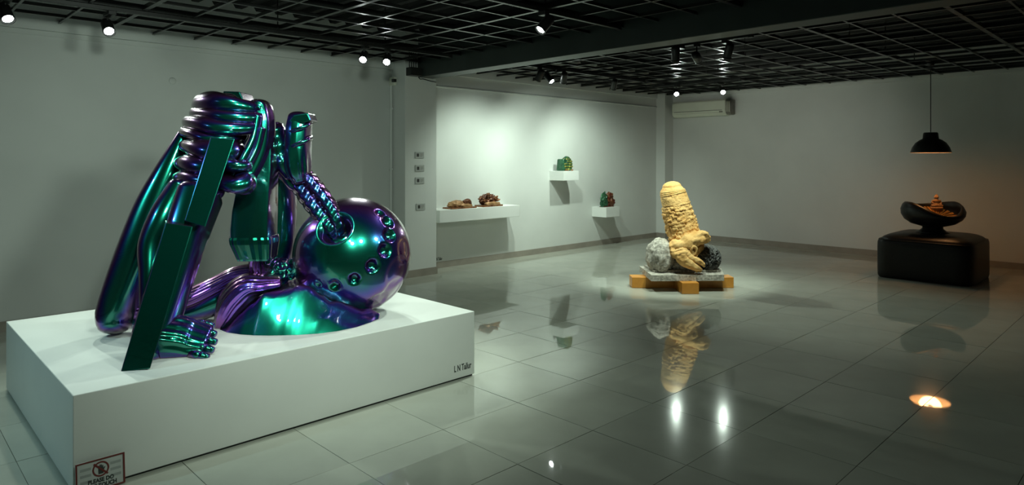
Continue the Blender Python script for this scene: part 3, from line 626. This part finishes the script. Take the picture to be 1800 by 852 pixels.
part('ledge', loft([(Vector((6.50, 7.205, .880)), .024, .03), (Vector((6.62, 7.195, .885)), .028, .03), (Vector((6.76, 7.20, .880)), .022, .026)], 24, 18, disp=lambda t, th: .2*math.sin(3*th+14*t)), M['tan'], t, True)
t = thing('glazed_sculpture', (8.30, 7.30, 1.344), 'green dome sculpture with gold cells on the high shelf', 'sculpture', 'small sculptures on the shelves')
def dome_pt(u): return Vector((8.345+u.x*.115, 7.26+u.y*.085, 1.345+max(0, u.z*.16+.085)))
part('dome', blob((8.345, 7.26, 1.430), .112, .082, .157, 5, lambda u: .04*fbm(u*4, 3)-(0 if u.z > -.52 else .42*(-.52-u.z)/.48), AX), M['green'], t, True)
part('back_shell', bevelled(prism([(8.20, 7.22, 1.3445), (8.28, 7.20, 1.3445), (8.30, 7.34, 1.3445), (8.20, 7.36, 1.3445)], Vector((.02, .0, .195))), .018, 3), M['green'], t, True)
part('foot_band', bevelled(box(8.25, 8.44, 7.19, 7.33, 1.3445, 1.368), .006), M['brown'], t)
for k in range(6):
    el = -.36+.27*k; m = (9, 9, 8, 7, 5, 3)[k]
    for j in range(m):
        a = -3.15+2.35*(j+.5*(k % 2))/m; u = Vector((math.cos(a)*math.cos(el), math.sin(a)*math.cos(el), math.sin(el)))
        if r2.random() < .12: continue
        cc = Vector((8.345+u.x*.114, 7.26+u.y*.084, 1.430+u.z*.159))
        part('gold_cell', blob(cc, .0155, .0135, .0165, 1, None, AX), (M['gold_cell'], M['gold_cell'], M['gold_bright'])[(k*3+j) % 3], t)
t = thing('glazed_sculpture', (9.38, 7.28, .697), 'split geode sculpture, one half green and one dark red, on the low shelf', 'sculpture', 'small sculptures on the shelves')
def cav(c, zc=-.55): return lambda u: .30*fbm(u*2.6+Vector((c, 0, 0)), 5)-(0 if u.z > zc else .5*(zc-u.z)/(1+zc))
part('green_half', blob((9.335, 7.25, .795), .080, .050, .150, 5, cav(1), AX), M['green'], t, True)
part('red_half', blob((9.490, 7.25, .795), .085, .060, .145, 5, lambda u: cav(6)(u)-.35*max(0, (-u.y*.8-u.x*.25)-.45), AX), M['brown_dark'], t, True)
part('foot_plate', bevelled(box(9.28, 9.56, 7.20, 7.31, .6975, .712), .004), M['brown_dark'], t)
for k in range(22):
    a = r2.uniform(0, 2*PI); q = r2.uniform(.2, 1); cc = Vector((9.325+.055*math.cos(a)*q, 7.203+.02*q, .800+.11*math.sin(a)*q))
    part('gold_cell', blob(cc, .011, .010, .012, 1, None, AX), (M['gold_cell'], M['green'])[k % 2], t)
for k in range(26):
    a = r2.uniform(-1.2, 4.2); p0 = Vector((9.495+.080*math.cos(a), 7.225+r2.uniform(-.02, .02), .795+.125*math.sin(a)))
    if p0.z < .715: continue
    part('shard', blob(p0, .020, .016, .024, 1, lambda u: .35*noise.noise(u*3+p0*9), AX), (M['brown'], M['red'])[k % 2], t)

# ------------------------------------------------------------------ wall plaques, lettering, small fittings
for k, (x, z, w) in enumerate(((5.242, 1.589, 'topmost of four'), (5.246, 1.417, 'second from the top of four'), (5.246, 1.257, 'third from the top of four'), (5.260, .913, 'lowest of four, set apart'))):
    t = thing('wall_plaque', (x, PW, z), 'small pale caption plaque on the pillar, ' + w, 'plaque', 'caption plaques on the pillar')
    part('plate', bevelled(box(x-.072, x+.072, PW-.010, PW-.0005, z-.042, z+.042), .002, 1), M['plaque'], t)
    part('code_patch', box(x-.048, x-.012, PW-.0112, PW-.0101, z-.022, z+.020), M['slot'], t)
    for q in range(3): part('caption_line', box(x+.004, x+.05-.012*(q == 2), PW-.0110, PW-.0101, z+.012-.016*q, z+.017-.016*q), M['ac_dark'], t)
o = part('wall_lettering', place(text_geo('L N Tallur', .058, .52, .0008, 'LEFT', .0012), (5.765, AW-.0010, .112), EX, EY, EZ), M['letter'])
tag(o, 'small dark lettering low on the alcove wall under the long shelf', 'lettering')
t = thing('cable_conduit', (5.0, LW-.02, .1), 'thin white conduit pipe running up the wall beside the pillar', 'pipe')
part('pipe', tube((4.985, LW-.018, .1), (4.985, LW-.018, 2.50), .014, 12), M['pvc'], t)
for z in (.6, 1.4, 2.2): part('clip', box(4.965, 5.005, LW-.036, LW-.0005, z-.012, z+.012), M['pvc'], t)
t = thing('junction_box', (4.985, LW-.05, 2.50), 'small cream junction box high on the wall beside the pillar', 'electrical box')
part('case', bevelled(box(4.965, 5.065-.052, LW-.11, LW-.0005, 2.50, 2.61), .006), M['ac'], t)
part('bracket', bevelled(box(4.93, 4.975, LW-.16, LW-.111, 2.535, 2.575), .004), M['black_metal'], t)
t = thing('cable_box', (5.12, PW-.06, 2.62), 'black box with looping cables at the pillar top beside the beam', 'electrical box')
part('case', bevelled(box(5.03, 5.20, PW-.12, PW-.0005, 2.61, 2.715), .005), M['black_metal'], t)
for k in range(5):
    x = 5.045+.034*k; part('cable', path_tube([(x, PW-.06, 2.71), (x+.004, PW-.05, 2.76), (x+.02, PW-.03, 2.82), (x+.024, PW-.02, 2.95)], .006, 8, 14), M['black_metal'], t)
part('cable', path_tube([(5.20, PW-.03, 2.62), (5.24, PW-.02, 2.585), (5.30, PW-.012, 2.59), (5.40, PW-.010, 2.575), (5.51, PW-.009, 2.565)], .006, 8, 24), M['black_metal'], t)
o = part('blank_cover_plate', lathe([(0, .006), (.030, .006), (.036, .001), (.036, -.004), (0, -.004)], (0, 0, 0), 28), M['wall_left'], None, True)
o.location = (2.31, LW-.001, 2.346); o.rotation_euler = (PI/2, 0, 0)
tag(o, 'small round blank cover high on the left wall', 'cover plate')

# air conditioner
ay0, ay1, az0, az1 = 6.03, 7.15, 2.345, 2.645
t = thing('air_conditioner', (RW, (ay0+ay1)/2, az0), 'ivory wall mounted air conditioner high on the right wall', 'air conditioner')
pr = [(0, az0+.03), (0, az1), (-.17, az1), (-.195, az1-.03), (-.20, az0+.10), (-.185, az0+.045), (-.13, az0), (-.03, az0)]
part('body', bevelled(prism([Vector((RW-.0005+a, ay0, z)) for a, z in pr], Vector((0, ay1-ay0, 0))), .006), M['ac'], t)
pr2 = [(0, az0+.02), (0, az1-.01), (-.165, az1-.012), (-.188, az1-.04), (-.192, az0+.09), (-.175, az0+.04), (-.13, az0+.008), (-.03, az0+.01)]
part('end_panel', bevelled(prism([Vector((RW-.0005+a, ay0-.10, z)) for a, z in pr2], Vector((0, .099, 0))), .012), M['ac_dark'], t)
part('panel_seam', box(RW-.2025, RW-.197, ay0+.06, ay1-.05, az0+.095, az0+.103), M['slot'], t)
part('louvre', prism([Vector((RW-.190, ay0+.12, az0+.050)), Vector((RW-.196, ay0+.12, az0+.058)), Vector((RW-.150, ay0+.12, az0+.010)), Vector((RW-.146, ay0+.12, az0+.004))], Vector((0, ay1-ay0-.20, 0))), M['ac'], t)
part('louvre_gap', box(RW-.1935, RW-.186, ay0+.13, ay1-.08, az0+.056, az0+.060), M['slot'], t)
part('display', box(RW-.2015, RW-.198, ay0+.05, ay0+.12, az0+.055, az0+.080), M['ac_dark'], t)
for q in range(3): part('vent_rib', box(RW-.199, RW-.190, ay0-.085+.028*q, ay0-.077+.028*q, az0+.06, az1-.05), M['ac'], t)

# ------------------------------------------------------------------ ottoman, bowl, figurine, pendant lamp
ox0, ox1, oy0, oy1, oh = 9.49, 10.62, 1.86, 2.94, .495
ot = thing('ottoman', ((ox0+ox1)/2, (oy0+oy1)/2, 0), 'black leather box ottoman with a domed top under the pendant lamp', 'ottoman')
def rounded_stack(levels, power=7.0, n=80):
    """stack of rounded squares, (height, scale)"""
    V, Fc = [], []; cx_, cy_, hx, hy = (ox0+ox1)/2, (oy0+oy1)/2, (ox1-ox0)/2, (oy1-oy0)/2
    for z, k in levels:
        for q in range(n):
            th = 2*PI*q/n; c_, s_ = math.cos(th), math.sin(th); p_ = power if k > .7 else 2.6+4.4*k/.7
            r_ = (abs(c_)**p_+abs(s_)**p_)**(-1/p_)
            V.append(Vector((cx_+hx*k*r_*c_, cy_+hy*k*r_*s_, z)))
    m = len(levels)
    for a in range(m-1):
        for q in range(n): Fc.append((a*n+q, a*n+(q+1) % n, (a+1)*n+(q+1) % n, (a+1)*n+q))
    Fc += [tuple(range(n)), tuple(range((m-1)*n, m*n))]
    return V, Fc
part('body', rounded_stack([(0, .965), (.012, .985), (.04, .997), (.10, 1.0), (.40, 1.0), (.455, .997), (.480, .985), (.492, .965)], 9), M['leather'], ot, True)
part('cushion_top', rounded_stack([(.470, .93), (.488, .955), (.505, .945), (.528, .90), (.550, .82), (.566, .70), (.575, .55), (.579, .38), (.580, .20), (.580, .03)]), M['leather'], ot, True)
part('piping', rounded_stack([(.484, .972), (.491, .982), (.498, .972), (.491, .958)], 9), M['leather'], ot, True)
bx, by, bz = 10.03, 2.40, .580
bw = thing('lotus_bowl', (bx, by, bz), 'black petal bowl with a gilded fan inside standing on the ottoman', 'bowl')
part('foot', lathe([(0, .001), (.190, .001), (.165, .012), (.120, .05), (.115, .09), (.0, .09)], (bx, by, bz), 40), M['bowl'], bw, True)
ang0 = math.atan2(RIGHT.y, RIGHT.x)
def petal(r, z, th, k):
    a = th-ang0; f = max(0, (z-.12)/.28)
    lobe = abs(math.cos(a))**2.2; front = max(0, -math.sin(a-.18))**1.3; back = max(0, math.sin(a))
    side = .86+.20*lobe-.44*front*(1-.6*lobe)+.03*back
    return r*(1-.03*f*f*lobe), .10+(z-.10)*(1-f+f*side)
prof = [(.0, .075), (.13, .080), (.25, .115), (.325, .17), (.362, .235), (.370, .30), (.350, .36), (.325, .385), (.312, .372), (.330, .30), (.322, .24), (.285, .185), (.21, .135), (.10, .115), (.0, .11)]
part('shell', lathe(prof, (bx, by, bz), 96, petal), M['bowl'], bw, True)
bc = Vector((bx, by, bz))-FWD*.08+UP*.195; fu = (FWD*.80+UP*.52).normalized()
for k in range(15):
    a = PI*(.04+.92*k/14); dv = RIGHT*math.cos(a)+fu*math.sin(a); sd = RIGHT*-math.sin(a)+fu*math.cos(a); r1 = .30-.07*math.sin(a)
    p = [bc+dv*.05-sd*.005, bc+dv*r1-sd*.017, bc+dv*r1+sd*.017, bc+dv*.05+sd*.005]
    part('fan_blade', prism(p, (UP*.8-FWD*.6)*.012), M['gilt'], bw)
fg = at(1646, 352, 8.80); fz = bz+.325; K = .66
t = thing('seated_figurine', (fg.x, fg.y, fz), 'small ochre seated figurine at the back of the black bowl', 'figurine')
c = Vector((fg.x, fg.y, fz))
def o3(r, f, u): return c+(RIGHT*r+FWD*f+UP*u)*K
fig = merge(blob(o3(0, 0, .032), .105*K, .08*K, .040*K, 4, lambda u: .08*fbm(u*2, 3)), blob(o3(-.055, -.035, .030), .055*K, .045*K, .026*K, 3), blob(o3(.055, -.035, .030), .055*K, .045*K, .026*K, 3))
part('crossed_legs', fig, M['clay'], t, True)
part('pedestal', lathe([(0, -.06), (.06, -.06), (.075, -.02), (.075, .004), (0, .004)], c, 28), M['clay'], t, True)
part('torso', loft([(o3(0, 0, .04), .068*K, .05*K), (o3(0, 0, .085), .062*K, .046*K), (o3(0, 0, .125), .072*K, .046*K), (o3(0, 0, .150), .045*K, .036*K), (o3(0, 0, .160), .024*K, .024*K)], 24, 24), M['clay'], t, True)
for s_ in (-1, 1):
    part('arm', loft([(o3(s_*.066, 0, .130), .020*K, .020*K), (o3(s_*.088, 0, .090), .018*K, .018*K), (o3(s_*.062, -.035, .062), .015*K, .015*K), (o3(s_*.015, -.06, .058), .012*K, .012*K)], 20, 12), M['clay'], t, True)
hd = part('head', blob(o3(0, 0, .196), .040*K, .040*K, .046*K, 4, lambda u: .16*max(0, -u.y)*(1 if abs(u.x) < .2 and abs(u.z) < .25 else 0)), M['clay'], t, True)
part('topknot', blob(o3(0, 0, .243), .020*K, .020*K, .014*K, 3), M['clay'], hd, True)
for s_ in (-1, 1): part('ear', blob(o3(s_*.041, 0, .190), .006*K, .009*K, .018*K, 2), M['clay'], hd, True)

lx, ly, lz = 9.996, 2.414, 1.622
t = thing('pendant_lamp', (lx, ly, lz), 'black dome pendant lamp hanging over the ottoman', 'lamp')
sh = [(.075, .262), (.085, .250), (.092, .180), (.125, .165), (.175, .125), (.212, .065), (.228, .012), (.236, 0), (.231, -.002), (.222, .012), (.206, .062), (.170, .120), (.120, .158), (.086, .172), (.0, .172)]
part('shade', lathe([(.0, .264)]+sh[:8]+[(.2335, -.003)], (lx, ly, lz), 56, cap=False), M['black_metal'], t, True)
part('shade_lining', lathe([(.2330, -.003), (.231, -.002), (.222, .010), (.206, .060), (.168, .118), (.118, .156), (.086, .170), (.0, .170)], (lx, ly, lz), 56, cap=False), M['shade_in'], t, True)
part('cord', tube((lx, ly, lz+.262), (lx, ly, CEIL+.03), .0055, 8), M['black_metal'], t)
part('ceiling_rose', lathe([(0, -.0), (.035, .0), (.045, .02), (.045, .045), (0, .045)], (lx, ly, CEIL-.036), 24), M['black_metal'], t, True)
part('mounting_strap', box(9.70, 10.14, ly-.02, ly+.02, CEIL+.0085, CEIL+.014), M['black_metal'], t)
part('lamp_holder', tube((lx, ly, lz+.169), (lx, ly, lz+.115), .022, 14), M['black_metal'], t)
part('bulb', blob((lx, ly, lz+.085), .032, .032, .038, 3), M['bulb'], t, True)
ld = bpy.data.lights.new('pendant_glow', 'POINT'); ld.energy = 9; ld.color = WARM_COL; ld.shadow_soft_size = .13
lo = bpy.data.objects.new('pendant_glow', ld); COL.objects.link(lo); lo.parent = t; lo.location = (0, 0, .072)
